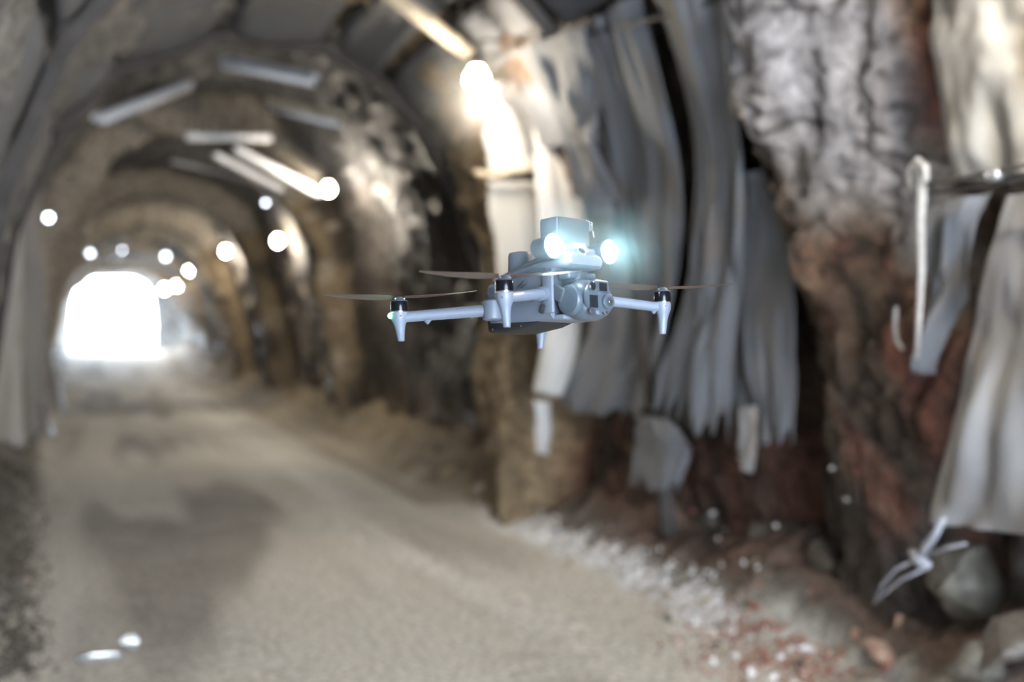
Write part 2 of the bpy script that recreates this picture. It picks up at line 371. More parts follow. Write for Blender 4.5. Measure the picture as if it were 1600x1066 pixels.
# ------------------------------------------------------------------ hanging sheets on the right wall
def place(px, py, off):
    return at_y(px, py, -off) if off < 0 else wall_hit(px, py, off)
def drape(name, label, left, right, mat, off=.12, folds=3, amp=.05, cat='lining sheet', group=None, nu=40, nv=60, seed=1, rag=.0):
    L_ = [place(px, py, off) for px, py in left]; R_ = [place(px, py, off) for px, py in right]
    def poly(P, t):
        t *= (len(P) - 1); i = min(int(t), len(P) - 2); f = t - i
        p0 = P[max(i - 1, 0)]; p1 = P[i]; p2 = P[i + 1]; p3 = P[min(i + 2, len(P) - 1)]
        return .5 * ((2 * p1) + (p2 - p0) * f + (2 * p0 - 5 * p1 + 4 * p2 - p3) * f * f + (3 * p1 - p0 - 3 * p2 + p3) * f ** 3)
    c = sum(L_ + R_, Vector()) / (len(L_) + len(R_))
    def f(u, v):
        r = rag * noise.noise(Vector((u * 7 + seed, 0, seed)))
        vv = min(1, max(0, v * (1 - abs(r) * 1.6)))
        p = poly(L_, vv).lerp(poly(R_, vv), u)
        ph = u * folds * 2 * pi + 3.2 * noise.noise(Vector((u * 2, v * 1.6, seed))) * 2 + seed
        a = amp * (.2 + .4 * v) * max(0.1, .6 + 1.3 * noise.noise(Vector((u * 2.5, v * 1.2, seed + 5))))
        q = sin(ph) * a + noise.noise(Vector((u * 2.2, v * 2.6, seed))) * amp * 1.7 + noise.noise(Vector((u * 6, v * 4, seed + 2))) * amp * .7 + noise.noise(Vector((u * 12, v * 9, seed))) * amp * .22
        q += .05 * (-(abs(2 * u - 1) ** 3)) 
        n = Vector((-1, -.35, -.05)).normalized()
        return p + n * q - c
    vs, fs = grid(nu, nv, f)
    o = link(name, mesh(name, vs, fs), mat); o.location = c
    s = o.modifiers.new('thick', 'SOLIDIFY'); s.thickness = .006
    return tag(o, label, cat, group)
G = 'sheets hanging on the right wall'
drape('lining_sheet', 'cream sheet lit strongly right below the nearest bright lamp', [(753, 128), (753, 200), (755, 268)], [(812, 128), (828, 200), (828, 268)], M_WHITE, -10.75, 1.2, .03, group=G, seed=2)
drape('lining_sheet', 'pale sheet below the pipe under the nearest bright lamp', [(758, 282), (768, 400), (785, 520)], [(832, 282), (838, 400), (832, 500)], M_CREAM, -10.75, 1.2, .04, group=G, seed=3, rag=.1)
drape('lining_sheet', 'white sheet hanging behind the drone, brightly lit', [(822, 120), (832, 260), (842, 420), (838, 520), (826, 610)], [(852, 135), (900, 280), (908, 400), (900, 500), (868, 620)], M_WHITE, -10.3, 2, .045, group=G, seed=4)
drape('lining_sheet', 'wide grey drape to the right of the drone lamps', [(905, 50), (938, 270), (932, 420), (905, 540), (872, 640)], [(985, -10), (1052, 240), (1062, 400), (1035, 560), (1000, 660)], M_CLOTH, .26, 2.5, .07, group=G, seed=5, rag=.12)
drape('lining_sheet', 'grey drape narrowing to a gathered knot above the red rock', [(1005, -20), (1070, 260), (1072, 420), (1045, 540), (1015, 640)], [(1150, -20), (1165, 260), (1150, 420), (1135, 560), (1125, 700)], M_CLOTH, .30, 3, .07, group=G, seed=6, rag=.15)
drape('lining_sheet', 'grey sheet under the steel arch, up and right of the nearest bright lamp', [(800, 78), (838, 130), (880, 230), (905, 330)], [(905, 40), (922, 150), (942, 260), (950, 340)], M_CLOTH, .40, 1.5, .05, group=G, seed=31)
drape('lining_sheet', 'small pale grey scrap of sheet over the red rock near the ground', [(992, 650), (985, 690), (975, 760)], [(1040, 655), (1066, 700), (1052, 768)], M_CLOTH, .34, 5, .022, group=G, seed=7, rag=.2)
drape('lining_sheet', 'dark grey drape next to the pale cracked pillar', [(1150, 270), (1128, 360), (1128, 480), (1140, 600), (1160, 700)], [(1185, 265), (1215, 360), (1235, 480), (1236, 600), (1225, 700)], M_CLOTH, .22, 3.5, .05, group=G, seed=8, rag=.12)
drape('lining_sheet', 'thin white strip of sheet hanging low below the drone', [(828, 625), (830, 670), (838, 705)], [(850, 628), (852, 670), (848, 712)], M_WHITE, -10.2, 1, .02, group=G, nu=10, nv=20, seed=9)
drape('lining_sheet', 'small torn pale strip low on the dark wall left of the pillar', [(1150, 640), (1152, 690), (1158, 730)], [(1172, 635), (1174, 690), (1166, 740)], M_MESH, .3, 1, .02, group=G, nu=10, nv=20, seed=19)
drape('lining_mesh', 'large cream lining above the steel pipe at the top right', [(1425, -60), (1448, 90), (1472, 285)], [(1760, -60), (1720, 90), (1700, 260)], M_CREAM, .30, 2.6, .06, group=G, seed=10)
drape('lining_mesh', 'blue-grey gathered mesh hanging below the pipe beside the white rope', [(1445, 325), (1440, 400), (1432, 480), (1428, 570)], [(1538, 302), (1515, 390), (1480, 480), (1452, 585)], M_CLOTH, .30, 3, .05, group=G, seed=11)
drape('lining_mesh', 'large grey mesh sheet hanging to the rubble at the right edge', [(1562, 305), (1535, 430), (1500, 560), (1465, 700), (1442, 815)], [(1760, 280), (1750, 430), (1740, 560), (1735, 700), (1720, 860)], M_MESH, .36, 3, .07, group=G, seed=12)

# ------------------------------------------------------------------ pipes, rope, knotted rag
def tube_thing(name, label, cat, pts, rad, mat, n=8, group=None):
    c = Vector(pts[0]); bm = bmesh.new(); tube(bm, [Vector(p) - c for p in pts], rad, n)
    o = bm_obj(name, bm, mat, None, True); o.location = c; return tag(o, label, cat, group)
tube_thing('steel_pipe', 'upper dark steel pipe across the lining at the right edge', 'pipe', [wall_hit(1445, 287, .42), wall_hit(1540, 272, .44), wall_hit(1640, 250, .44)], .010, M_STEEL)
tube_thing('steel_pipe', 'lower dark steel pipe just under the other at the right edge', 'pipe', [wall_hit(1450, 303, .40), wall_hit(1545, 290, .42), wall_hit(1640, 268, .42)], .009, M_STEEL)
tube_thing('pipe_clamp', 'bright clamp on the steel pipes beside the cream lining', 'clamp', [wall_hit(1545, 276, .45), wall_hit(1562, 272, .45)], .022, M_GALV)
tube_thing('steel_pipe', 'short lit pipe crossing the pale sheet below the nearest lamp', 'pipe', [at_y(742, 268, 10.6), at_y(770, 275, 10.55), at_y(800, 268, 10.5), at_y(836, 262, 10.4)], .022, M_BEAM)
tube_thing('rope', 'white rope hanging with a loop beside the blue-grey mesh', 'rope', [wall_hit(*p, .42) for p in [(1436, 250), (1424, 262), (1422, 285), (1434, 300), (1447, 285), (1446, 262), (1436, 250), (1441, 300), (1438, 340), (1440, 420), (1436, 500), (1432, 560)]], [.016] * 6 + [.022, .024, .02, .016, .013, .01], M_ROPE)
tube_thing('rope', 'thin pale rope end hanging over the dark rock of the pillar', 'rope', [wall_hit(*p, .3) for p in [(1400, 480), (1398, 515), (1402, 535), (1410, 545)]], .010, M_ROPE)
rag = empty('knotted_rag', wall_hit(1440, 868, .55)); tag(rag, 'knotted white plastic rag with loose ends at the foot of the mesh', 'rag')
def wl(px, py, off=.55): return wall_hit(px, py, off) - rag.location
for nm, pts, r in [('twisted_bundle', [(1476, 810), (1462, 835), (1448, 855), (1436, 872)], [.010, .018, .022, .016]),
                   ('knot', [(1424, 862), (1438, 876), (1452, 884)], [.018, .030, .016]),
                   ('loose_end', [(1450, 868), (1480, 856), (1510, 850)], [.011, .008, .006]),
                   ('loose_end', [(1432, 874), (1400, 890), (1378, 915), (1366, 942)], [.008, .007, .006, .005]),
                   ('loose_end', [(1446, 888), (1410, 905), (1385, 925), (1364, 945)], [.008, .006, .006, .005])]:
    bm = bmesh.new(); tube(bm, [wl(*p) for p in pts], r, 8); bm_obj(nm, bm, M_RAG, rag, True)

# ------------------------------------------------------------------ lamps on the right wall
def spow(w): return w
LAMP = [((2600, -600), 3.4, 150, 1.0, 'tunnel lamp beyond the right edge of the photo'), ((745, 125), 9.8, 70, 1.0, 'nearest and largest bright lamp, above the lit white sheets'),
        ((513, 296), 19.2, 110, 1.0, 'second bright lamp, at the end of the long pale battens'),
        ((434, 377), 26.2, 90, .9, 'third bright lamp from the camera, over a dark hollow'),
        ((353, 393), 35.5, 90, 1.0, 'fourth bright lamp, at the foot of the pale arch band'),
        ((325, 417), 41.8, 70, 1.0, 'fifth bright lamp, just left of the fourth and lower'),
        ((297, 422), 47.6, 60, .95, 'sixth bright lamp, right of the daylight opening'),
        ((277, 446), 53.6, 35, .85, 'seventh bright lamp, low beside the daylight opening'),
        ((257, 452), 56.0, 20, .8, 'farthest bright lamp, touching the edge of the daylight opening')]
for (px, py), y, w, sc, lab in LAMP:
    p = at_y(px, py, y) if px < 2000 else Vector((2.75, 3.3, 3.35)); o = empty('tunnel_lamp', p); tag(o, lab, 'lamp', 'bright lamps along the right wall')
    R = .085 if y < 15 else .055 * (1 + y / 60)
    bm = bmesh.new(); lathe(bm, [(.002, -R), (R * .6, -R * .8), (R, -R * .2), (R * .95, R * .3), (R * .6, R * .9), (R * .5, R * 1.2)], None, 16)
    bulb = bm_obj('bulb', bm, M_BULB, o, True)
    bm = bmesh.new(); lathe(bm, [(R * .55, R * 1.1), (R * .7, R * 1.3), (R * .7, R * 2.0), (R * .3, R * 2.3)], None, 16); bm_obj('socket', bm, M_STEEL, o, True)
    bm = bmesh.new(); tube(bm, [(0, 0, R * 2.2), (.05, .02, R * 3.4), (.3, .1, R * 3.6)], .012, 8); bm_obj('bracket', bm, M_STEEL, o, True)
    l = bpy.data.lights.new('lamp_light', 'POINT'); l.energy = w * 1.0; l.color = (1.0, .89, .74); l.shadow_soft_size = R * .9
    lo = bpy.data.objects.new('lamp_light', l); COL.objects.link(lo); lo.parent = o
    bulb.visible_shadow = True
    lo.location = (0, 0, -R * 1.25 - .1)

# small far cool points: emissive balls added for bright white spots
for k, (px, py, y, r, lab) in enumerate([
        (118, 326, 24, .05, 'cool white light spot high on the left wall'), (76, 340, 19, .06, 'cool white glint on the left wall at the left edge'),
        (120, 411, 44, .10, 'cool white light spot left above the daylight opening'), (141, 396, 42, .07, 'small cool light spot above the left corner of the opening'),
        (290, 384, 44, .11, 'cool white light spot above the right corner of the opening'), (259, 401, 46, .10, 'cool white light spot nearest the top of the opening'),
        (273, 419, 50, .09, 'cool white light spot right beside the top corner of the opening'), (321, 392, 40, .06, 'faint cool light spot left of the fourth bright lamp'),
        (383, 354, 30, .07, 'cool white light spot above the dark hollow, left of the third lamp'), (396, 362, 30, .055, 'fainter cool light spot right of the paired one near the third lamp'),
        (415, 317, 26, .04, 'small cool light spot under the pale battens'), (552, 322, 20, .05, 'small cool light spot just right of the second bright lamp'),
        (191, 391, 44, .05, 'faint cool light spot over the middle of the daylight opening'), (829, 170, 10.2, .012, 'tiny bright glint at the head of the white sheet')]):
    p = at_y(px, py, y); o = empty('glow_spot', p); tag(o, lab, 'light', 'small cool light spots deeper in the tunnel')
    r *= .75
    bm = bmesh.new(); bmesh.ops.create_icosphere(bm, subdivisions=2, radius=r); bm_obj('bulb', bm, M_COOL, o, True)
    bm = bmesh.new(); lathe(bm, [(r * .9, 0), (r * 1.1, r * .3), (r * .8, r * 1.6)], axis_m((0, r * .5, 0), (0, 1, .4)), 12); bm_obj('spot_collar', bm, M_STEEL, o, True)

# ------------------------------------------------------------------ fluorescent battens and ducts under the roof
def batten(label, a, b, ya, yb, wid, mat=M_CASE, name='light_fitting', cat='light fitting', deep=.6, grp='unlit fittings and battens under the roof'):
    A = at_y(a[0], a[1], ya); B = at_y(b[0], b[1], yb); c = (A + B) / 2; d = B - A
    o = empty(name, c); tag(o, label, cat, grp)
    q = Vector(d).to_track_quat('Z', 'Y').to_matrix().to_4x4()
    bm = bmesh.new(); a_box(bm, (0, 0, 0), (wid, wid * deep, d.length), None, wid * .12, 2); bmesh.ops.transform(bm, matrix=q, verts=bm.verts); bm_obj('casing', bm, mat, o)
    if name == 'light_fitting':
        for s in (-1, 1):
            bm = bmesh.new(); lathe(bm, [(wid * .16, -d.length * .47), (wid * .16, d.length * .47)], None, 10)
            bmesh.ops.translate(bm, vec=(s * wid * .25, -wid * (deep * .5 + .16), 0), verts=bm.verts); bmesh.ops.transform(bm, matrix=q, verts=bm.verts); bm_obj('tube', bm, M_CASE, o, True)
    for s in (-.35, .35):
        bm = bmesh.new(); tube(bm, [d * s, d * s + Vector((0, 0, .6))], .008, 6); bm_obj('hanger', bm, M_STEEL, o, True)
batten('white light fitting hanging at the upper left of the roof', (150, 184), (296, 130), 15.0, 16.5, .13)
batten('grey light fitting just behind the kink of the first steel arch', (345, 92), (497, 122), 14.6, 14.2, .15, M_GALV)
batten('pale fitting with a brown underside, right of the roof centre', (422, 158), (532, 184), 15.8, 15.0, .17, M_BEAM)
batten('long cream batten running down to the second bright lamp', (366, 232), (500, 302), 19.5, 19.8, .14, M_CASE, 'batten', 'batten')
batten('grey batten parallel to and below the long cream one', (334, 242), (440, 296), 20.5, 21, .12, M_CASE, 'batten', 'batten')
batten('thin pipe-like batten lowest under the roof centre', (268, 252), (420, 288), 22.5, 23, .09, M_GALV, 'batten', 'batten')
batten('level white batten across the top of the second arch', (290, 214), (424, 216), 20, 20, .15, M_CASE, 'batten', 'batten')
batten('cream beam running from the top edge to the nearest bright lamp', (590, -25), (738, 88), 8.6, 10.6, .11, M_BEAM, 'roof_beam', 'beam')
batten('short cream beam leading down to the second bright lamp', (430, 226), (498, 272), 18.5, 18.9, .22, M_BEAM, 'roof_beam', 'beam')

# cable slung from lamp to lamp
lp = [at_y(*a[0], a[1]) + Vector((.2, 0, .2)) for a in LAMP[1:]]
pts = [Vector((3.2, 4, 3.3))]
for a in lp:
    b = pts[-1]; pts += [b.lerp(a, .5) + Vector((0.02, 0, -.12)), a]
tube_thing('power_cable', 'black power cable slung from lamp to lamp along the right wall', 'cable', pts, .012, M_CABLE)

# sagging cloth bag at the left shoulder
c0 = at_y(45, 190, 14.0)
def bag(u, v):
    a = u * 2 * pi; r = .13 * sin(pi * min(1, v * .92 + .04)) ** .6 * (1 + .2 * noise.noise(Vector((cos(a) * 2, sin(a) * 2, v * 4))))
    return Vector((r * cos(a) + .25 * (v - .5) , r * sin(a) * 1.6, .30 - .62 * v))
vs, fs = grid(28, 26, bag); o = link('sagging_cloth', mesh('sagging_cloth', vs, fs), M_CLOTH); o.location = c0
tag(o, 'sagging bag of grey lining cloth at the upper left shoulder', 'cloth')
def ldrape(label, pl, pr, mat, folds, amp, seed):
    A = [at_y(*p) for p in pl]; B = [at_y(*p) for p in pr]; c = A[0]
    def f(u, v):
        t = v * (len(A) - 1); i = min(int(t), len(A) - 2); w = t - i
        p = A[i].lerp(A[i + 1], w).lerp(B[i].lerp(B[i + 1], w), u)
        return p + Vector((amp, -amp * 2, 0)) * (sin(u * folds * 6.28 + seed + 2 * noise.noise(Vector((u, v * 3, seed)))) + noise.noise(Vector((u * 4, v * 4, seed)))) - c
    vs, fs = grid(30, 50, f); o = link('lining_sheet', mesh('lining_sheet', vs, fs), mat); o.location = c
    o.modifiers.new('thick', 'SOLIDIFY').thickness = .008
    tag(o, label, 'lining sheet', 'sheets on the left wall')
ldrape('pale sheet covering the left wall at the left edge of the photo', [(-60, 150, 14), (-60, 400, 14.5), (-60, 690, 15)], [(22, 150, 17), (28, 400, 17.5), (35, 700, 18)], M_WHITE, 2, .05, 1)
ldrape('brownish sheet behind the pale one on the left wall', [(30, 200, 18), (34, 420, 18.5), (45, 690, 19)], [(62, 260, 21), (66, 420, 21), (82, 640, 21.5)], M_MESH, 2, .05, 4)
tube_thing('leaning_bar', 'bright metal bar leaning at the foot of the left wall', 'bar', [at_y(62, 622, 20), at_y(84, 682, 19.6)], .045, M_GALV)
tube_thing('leaning_bar', 'long grey pole leaning against the left wall by the opening', 'bar', [at_y(62, 500, 24), at_y(104, 650, 23)], .04, M_GALV)

# ------------------------------------------------------------------ rocks and rubble
def stone_mesh(seed, sub=2, flat=.6, rough=.25):
    bm = bmesh.new(); bmesh.ops.create_icosphere(bm, subdivisions=sub, radius=1.0)
    for v in bm.verts:
        n = noise.cell_vector(v.co * .9 + Vector((seed, seed * 2, 0)))
        k = 1 + rough * noise.noise(v.co * 1.3 + Vector((seed * 3.1, 0, 0))) * 1.6 + rough * .3 * noise.noise(v.co * 4 + Vector((seed, 0, 0)))
        v.co = Vector((v.co.x * k, v.co.y * k * .8, v.co.z * k * flat))
    rg = random.Random(int(seed * 10))
    for _ in range(9):
        n = Vector((rg.gauss(0, 1), rg.gauss(0, 1), rg.gauss(0, .8))).normalized(); dd = rg.uniform(.34, .62)
        for v in bm.verts:
            t = v.co.dot(n)
            if t > dd: v.co -= n * (t - dd) * .93
    me = bpy.data.meshes.new('stone'); bm.to_mesh(me); bm.free(); return me
M_ST = [simple('wet_pale_stone', (0.80, 0.78, 0.76), .2, 0, 6, .3, .4), simple('wet_red_stone', (0.30, 0.13, 0.09), .3, 0, 6, .3, .4),
        simple('dark_stone', (0.10, 0.085, 0.07), .45, 0, 6, .3, .5), simple('tan_stone', (0.40, 0.31, 0.20), .5, 0, 6, .3, .4), simple('grey_brown_boulder', (0.12, 0.108, 0.088), .6, 0, 4, .35, .8),
        simple('pinkish_slab_stone', (0.46, 0.31, 0.25), .5, 0, 5, .25, .4)]
SM = {}
def stone(mi, variant, loc, size, rot, sub=1):
    k = (mi, variant, sub)
    if k not in SM:
        me = stone_mesh(variant * 1.7 + mi, sub, .62, .3); me.materials.append(M_ST[mi]); SM[k] = me
        if sub > 1: me.polygons.foreach_set('use_smooth', [True] * len(me.polygons)); me.set_sharp_from_angle(angle=radians(24))
    o = bpy.data.objects.new('stone', SM[k]); COL.objects.link(o); o.location = loc; o.scale = (size,) * 3 if not isinstance(size, tuple) else size; o.rotation_euler = rot
    return o
def ground(px, py):
    r = ray(px, py); t = (0 - EYE.z) / r.z
    for _ in range(12):
        p = EYE + r * t; z = road_z(p.x, p.y); t += ((z - EYE.z) / r.z - t) * .6
    return EYE + r * t
BIG = [(1535, 925, .27, 4, 'large rounded boulder at the lower right under the mesh sheet'), (1470, 905, .13, 4, 'dark knobbly rock left of the large boulder at lower right'),
       (1580, 1010, .20, 2, 'dark rock in the bottom right corner'), (1540, 1050, .16, 4, 'low brown rock at the bottom edge below the large boulder'),
       (1404, 985, .075, 5, 'upright pinkish stone chip below the knotted rag'), (1345, 1005, .085, 5, 'flat pinkish slab lying left of the upright chip'),
       (1378, 1032, .10, 5, 'long pale slab at the bottom below the upright chip'), (1372, 1008, .045, 0, 'small grey stone between the pinkish slabs'),
       (1290, 880, .17, 2, 'dark rock at the foot of the pillar'), (1190, 830, .09, 2, 'dark wet rock at the edge of the dark hollow'),
       (1110, 815, .09, 4, 'wet rock at the foot of the dark hollow'), (1262, 1020, .05, 0, 'pale flat stone at the bottom left of the pinkish slabs'),
       (760, 770, .16, 3, 'tan broken rock below the yellow pillar behind the drone'), (700, 745, .13, 3, 'low tan rock at the road edge left of the yellow pillar'),
       (815, 735, .12, 3, 'tan rock point jutting beside the thin white strip'), (1490, 965, .09, 2, 'small black rock in the gap under the boulder')]
for px, py, s, mi, lab in BIG:
    p = ground(px, py)
    if s > .12 and px > 1400: p = at(px, py, (p - EYE).dot(Fv) * .97)
    sz = (s * 1.2, s, s) if px != 1404 else (s * .7, s * .5, s * 1.6)
    if 'slab' in lab.split(' below')[0].split(' between')[0] or 'flat' in lab: sz = (s * 1.7, s * .9, s * .6); p.z += s * .3
    o = stone(mi, random.randint(0, 4), p + Vector((0, 0, s * .1)), sz, (random.random() * .5, random.random() * .5, random.random() * 6), 4)
    tag(o, lab, 'rock')
# shining wet stones along the road edge
PLACED = []
def strew(n, poly, smin, smax, mats, lab, grp, name='stone'):
    for i in range(n):
        t = random.random() * (len(poly) - 1); k = int(t); f = t - k
        a, b = poly[k], poly[k + 1]; w = a[2] + (b[2] - a[2]) * f
        px = a[0] + (b[0] - a[0]) * f + random.gauss(0, 1) * w * .8; py = a[1] + (b[1] - a[1]) * f + random.gauss(0, 1) * w * .5
        p = ground(px, py); s = smin + (smax - smin) * random.random() ** 2
        for _ in range(25):
            if all((p - q).length > (s + r_) * 1.15 for q, r_ in PLACED): break
            px = a[0] + (b[0] - a[0]) * f + random.gauss(0, 1) * w * 1.1; py = a[1] + (b[1] - a[1]) * f + random.gauss(0, 1) * w * .7; p = ground(px, py)
        PLACED.append((p, s))
        o = stone(random.choice(mats), random.randint(0, 5), p + Vector((0, 0, s * .25)), s, (random.random() * 6, random.random() * .8, random.random() * 6), 1)
        tag(o, lab, 'stone', grp)
WETL = [(770, 800, 14), (860, 830, 17), (960, 870, 20), (1080, 930, 22), (1120, 960, 24)]
strew(105, WETL, .02, .05, [0, 0, 0, 3], 'small wet shining stone in the bright gravel line along the road edge', 'wet stones along the road edge')
strew(85, [(1110, 940, 36), (1200, 1000, 46), (1290, 1050, 46)], .018, .05, [0, 1, 1, 2, 5], 'small reddish or pale stone in the gravel at the lower right', 'mixed stones at the lower right')
strew(22, [(1080, 800, 26), (1140, 840, 34), (1180, 900, 34)], .02, .05, [0, 1, 2], 'small wet stone on the slope under the dark hollow', 'stones on the slope under the hollow')
strew(38, [(30, 720, 16), (30, 850, 16), (15, 950, 16), (20, 1050, 16)], .03, .08, [2, 2, 3, 4], 'dark rubble stone at the foot of the left wall', 'rubble along the left road edge')
strew(30, [(600, 700, 14), (690, 745, 24), (790, 790, 18)], .03, .08, [3, 3, 4], 'tan stone in the rubble at the right road edge behind the drone', 'tan rubble behind the drone')
def gravel(name, label, n, poly, smin, smax, mat):
    vs = []; fs = []
    for i in range(n):
        t = random.random() * (len(poly) - 1); k = int(t); f = t - k; a, b = poly[k], poly[k + 1]; w = a[2] + (b[2] - a[2]) * f
        p = ground(a[0] + (b[0] - a[0]) * f + random.gauss(0, 1) * w, a[1] + (b[1] - a[1]) * f + random.gauss(0, 1) * w * .6)
        s = smin + (smax - smin) * random.random() ** 2; o = len(vs)
        q = Euler((random.random() * 6, random.random() * 6, random.random() * 6)).to_matrix()
        for d in ((1, 0, 0), (-1, 0, 0), (0, 1, 0), (0, -1, 0), (0, 0, 1), (0, 0, -1)):
            vs.append(p + q @ Vector(d) * s * random.uniform(.6, 1.2))
        fs += [(o + a_, o + b_, o + c_) for a_, b_, c_ in ((0, 2, 4), (2, 1, 4), (1, 3, 4), (3, 0, 4), (2, 0, 5), (1, 2, 5), (3, 1, 5), (0, 3, 5))]
    o = link(name, mesh(name, vs, fs), mat, None, False); tag(o, label, 'gravel', None, 'stuff')
gravel('wet_gravel', 'bright wet fine gravel in a line along the right road edge', 6000, [(a, b, w * 1.15) for a, b, w in WETL], .006, .02, M_ST[0])
gravel('red_gravel', 'fine reddish gravel at the lower right of the road', 1800, [(1110, 940, 50), (1200, 1000, 60), (1310, 1055, 60)], .006, .02, M_ST[1])
gravel('dark_gravel', 'fine dark gravel on the shoulder at the left edge', 1500, [(40, 720, 16), (30, 850, 22), (20, 950, 26), (20, 1050, 26)], .008, .03, M_ST[2])
for px, py, lab in [(1300, 732, 'small wet glinting chip on the dark pillar, upper of two'), (1323, 781, 'small wet glinting chip on the dark pillar, lower of two'),
                    (1212, 822, 'bright wet chip in the dark hollow left of the pillar'), (1156, 716, 'wet chip just below the small torn strip')]:
    o = stone(0, 1, wall_hit(px, py, .22), .022, (.4, .2, 1.1), 1); tag(o, lab, 'stone')
tube_thing('stick', 'thin pale stick lying in the wet gravel by the road', 'stick', [ground(1045, 900) + Vector((0, 0, .03)), ground(1080, 912) + Vector((0, 0, .035)), ground(1116, 930) + Vector((0, 0, .02))], .012, M_ROPE)
# puddles
M_WATER = simple('puddle_water', (0.30, 0.30, 0.31), .10, 0, 9, .1, 1.0)
for k, (px, py, sx, sy, lab) in enumerate([(205, 1008, .05, .13, 'small bright puddle on the road at the lower left'), (150, 1030, .10, .03, 'thin puddle beside the bright one at the lower left')]):
    p = ground(px, py); bm = bmesh.new(); vs_ = []
    for a in range(28):
        t = a / 28 * 2 * pi; r = 1 + .35 * noise.noise(Vector((cos(t) * 1.5, sin(t) * 1.5, k * 4)))
        vs_.append(bm.verts.new((cos(t) * sx * r, sin(t) * sy * r, 0)))
    f_ = bm.faces.new(vs_); ext = bmesh.ops.extrude_face_region(bm, geom=[f_]); bmesh.ops.translate(bm, vec=(0, 0, -.03), verts=[v for v in ext['geom'] if isinstance(v, bmesh.types.BMVert)])
    bmesh.ops.recalc_face_normals(bm, faces=bm.faces)
    o = bm_obj('puddle', bm, M_WATER); o.location = p + Vector((0, 0, .022)); tag(o, lab, 'puddle')

# ================================================================== the drone
D_ = 2.76
M_BODY = simple('blue_grey_plastic', (0.15, 0.18, 0.235), .42, 0, 60, .03)
M_BODY2 = simple('pale_grey_plastic', (0.175, 0.205, 0.265), .38, 0, 60, .03)
M_DK = simple('dark_grey_plastic', (0.05, 0.055, 0.065), .45)
M_BAY = simple('shadow_grey_plastic', (0.06, 0.075, 0.09), .5)
M_GIM = simple('slate_gimbal_plastic', (0.08, 0.105, 0.135), .36)
M_LENS = simple('lens_glass', (0.012, 0.016, 0.022), .06, coat=1)
M_CHROME = simple('polished_metal', (0.75, 0.76, 0.80), .12, 1)
M_MOTOR = simple('black_motor_can', (0.012, 0.013, 0.018), .18, .6)
M_BLADE = simple('brown_black_blade', (0.085, 0.06, 0.052), .35)
M_TIP = simple('reddish_blade_tip', (0.25, 0.10, 0.08), .4)
M_BATT = simple('dark_battery', (0.012, 0.013, 0.015), .7)
M_YEL = simple('yellow_label', (0.80, 0.50, 0.08), .5)
M_LITE = simple('searchlight_lens', (1, 1, 1), .3, emit=(.86, .97, 1.0), estr=60)
M_GREEN = simple('green_signal_light', (.1, 1, .4), .4, emit=(.10, 1.0, .42), estr=14)

PSI = radians(42.6)
drone = empty('drone', at(825, 483, D_))
tag(drone, 'grey quadcopter drone hovering in the tunnel with two bright searchlights', 'drone')
camdir = (-Fv).copy(); camdir.z = 0; camdir.normalize(); rimg = Vector(Rv)
fx = (rimg * sin(PSI) + camdir * cos(PSI)).normalized()         # nose, seen turned to the right
lf = Vector((0, 0, 1)).cross(fx)
base = Matrix((fx, lf, Vector((0, 0, 1)))).transposed()
tilt = Euler((radians(-2.4), radians(-5.0), 0)).to_matrix()       # right side up, nose up
drone.rotation_euler = (base @ tilt).to_euler()
def dpart(name, bm, mat, parent=None, smooth=True, label=None):
    o = bm_obj(name, bm, mat, parent or drone, smooth)
    if smooth:
        o.data.set_sharp_from_angle(angle=radians(38))
    if label: o['label'] = label
    return o
# local frame: x nose, y left, z up (metres)
def rring(x, yw, z0, z1, r, n=5, ytop=None):
    """rounded-rectangle ring at x; ytop lets the top be narrower"""
    ytop = yw if ytop is None else ytop; pts = []
    for (sy, zc, a0) in ((1, z1 - r, 0), (-1, z1 - r, 90), (-1, z0 + r, 180), (1, z0 + r, 270)):
        w = ytop if zc > (z0 + z1) / 2 else yw
        for k in range(n):
            a = radians(a0 + 90 * k / (n - 1)); pts.append((x, sy * (w - r) + r * cos(a), zc + r * sin(a)))
    return pts
# hull
bm = bmesh.new()
loft(bm, [rring(-.076, .030, -.018, .036, .010), rring(-.071, .042, -.024, .046, .013), rring(-.058, .050, -.028, .056, .014), rring(-.02, .054, -.030, .064, .014, ytop=.046),
          rring(.04, .055, -.032, .072, .014, ytop=.046), rring(.085, .055, -.033, .078, .014, ytop=.048), rring(.118, .054, -.032, .074, .012, ytop=.048)])
hull = dpart('hull', bm, M_BODY)
# hood over the camera bay
bm = bmesh.new()
loft(bm, [rring(-.03, .036, .058, .070, .005), rring(.02, .044, .062, .082, .008, ytop=.036), rring(.08, .052, .064, .094, .011, ytop=.042), rring(.13, .056, .062, .096, .013, ytop=.046), rring(.152, .052, .062, .092, .012, ytop=.042), rring(.163, .042, .067, .084, .008)])
hood = dpart('hood', bm, M_BODY2)
bm = bmesh.new(); loft(bm, [rring(.119, .045, -.026, .060, .010), rring(.1205, .045, -.026, .060, .010)]); dpart('camera_bay', bm, M_BAY, label='dark recess behind the camera ball')
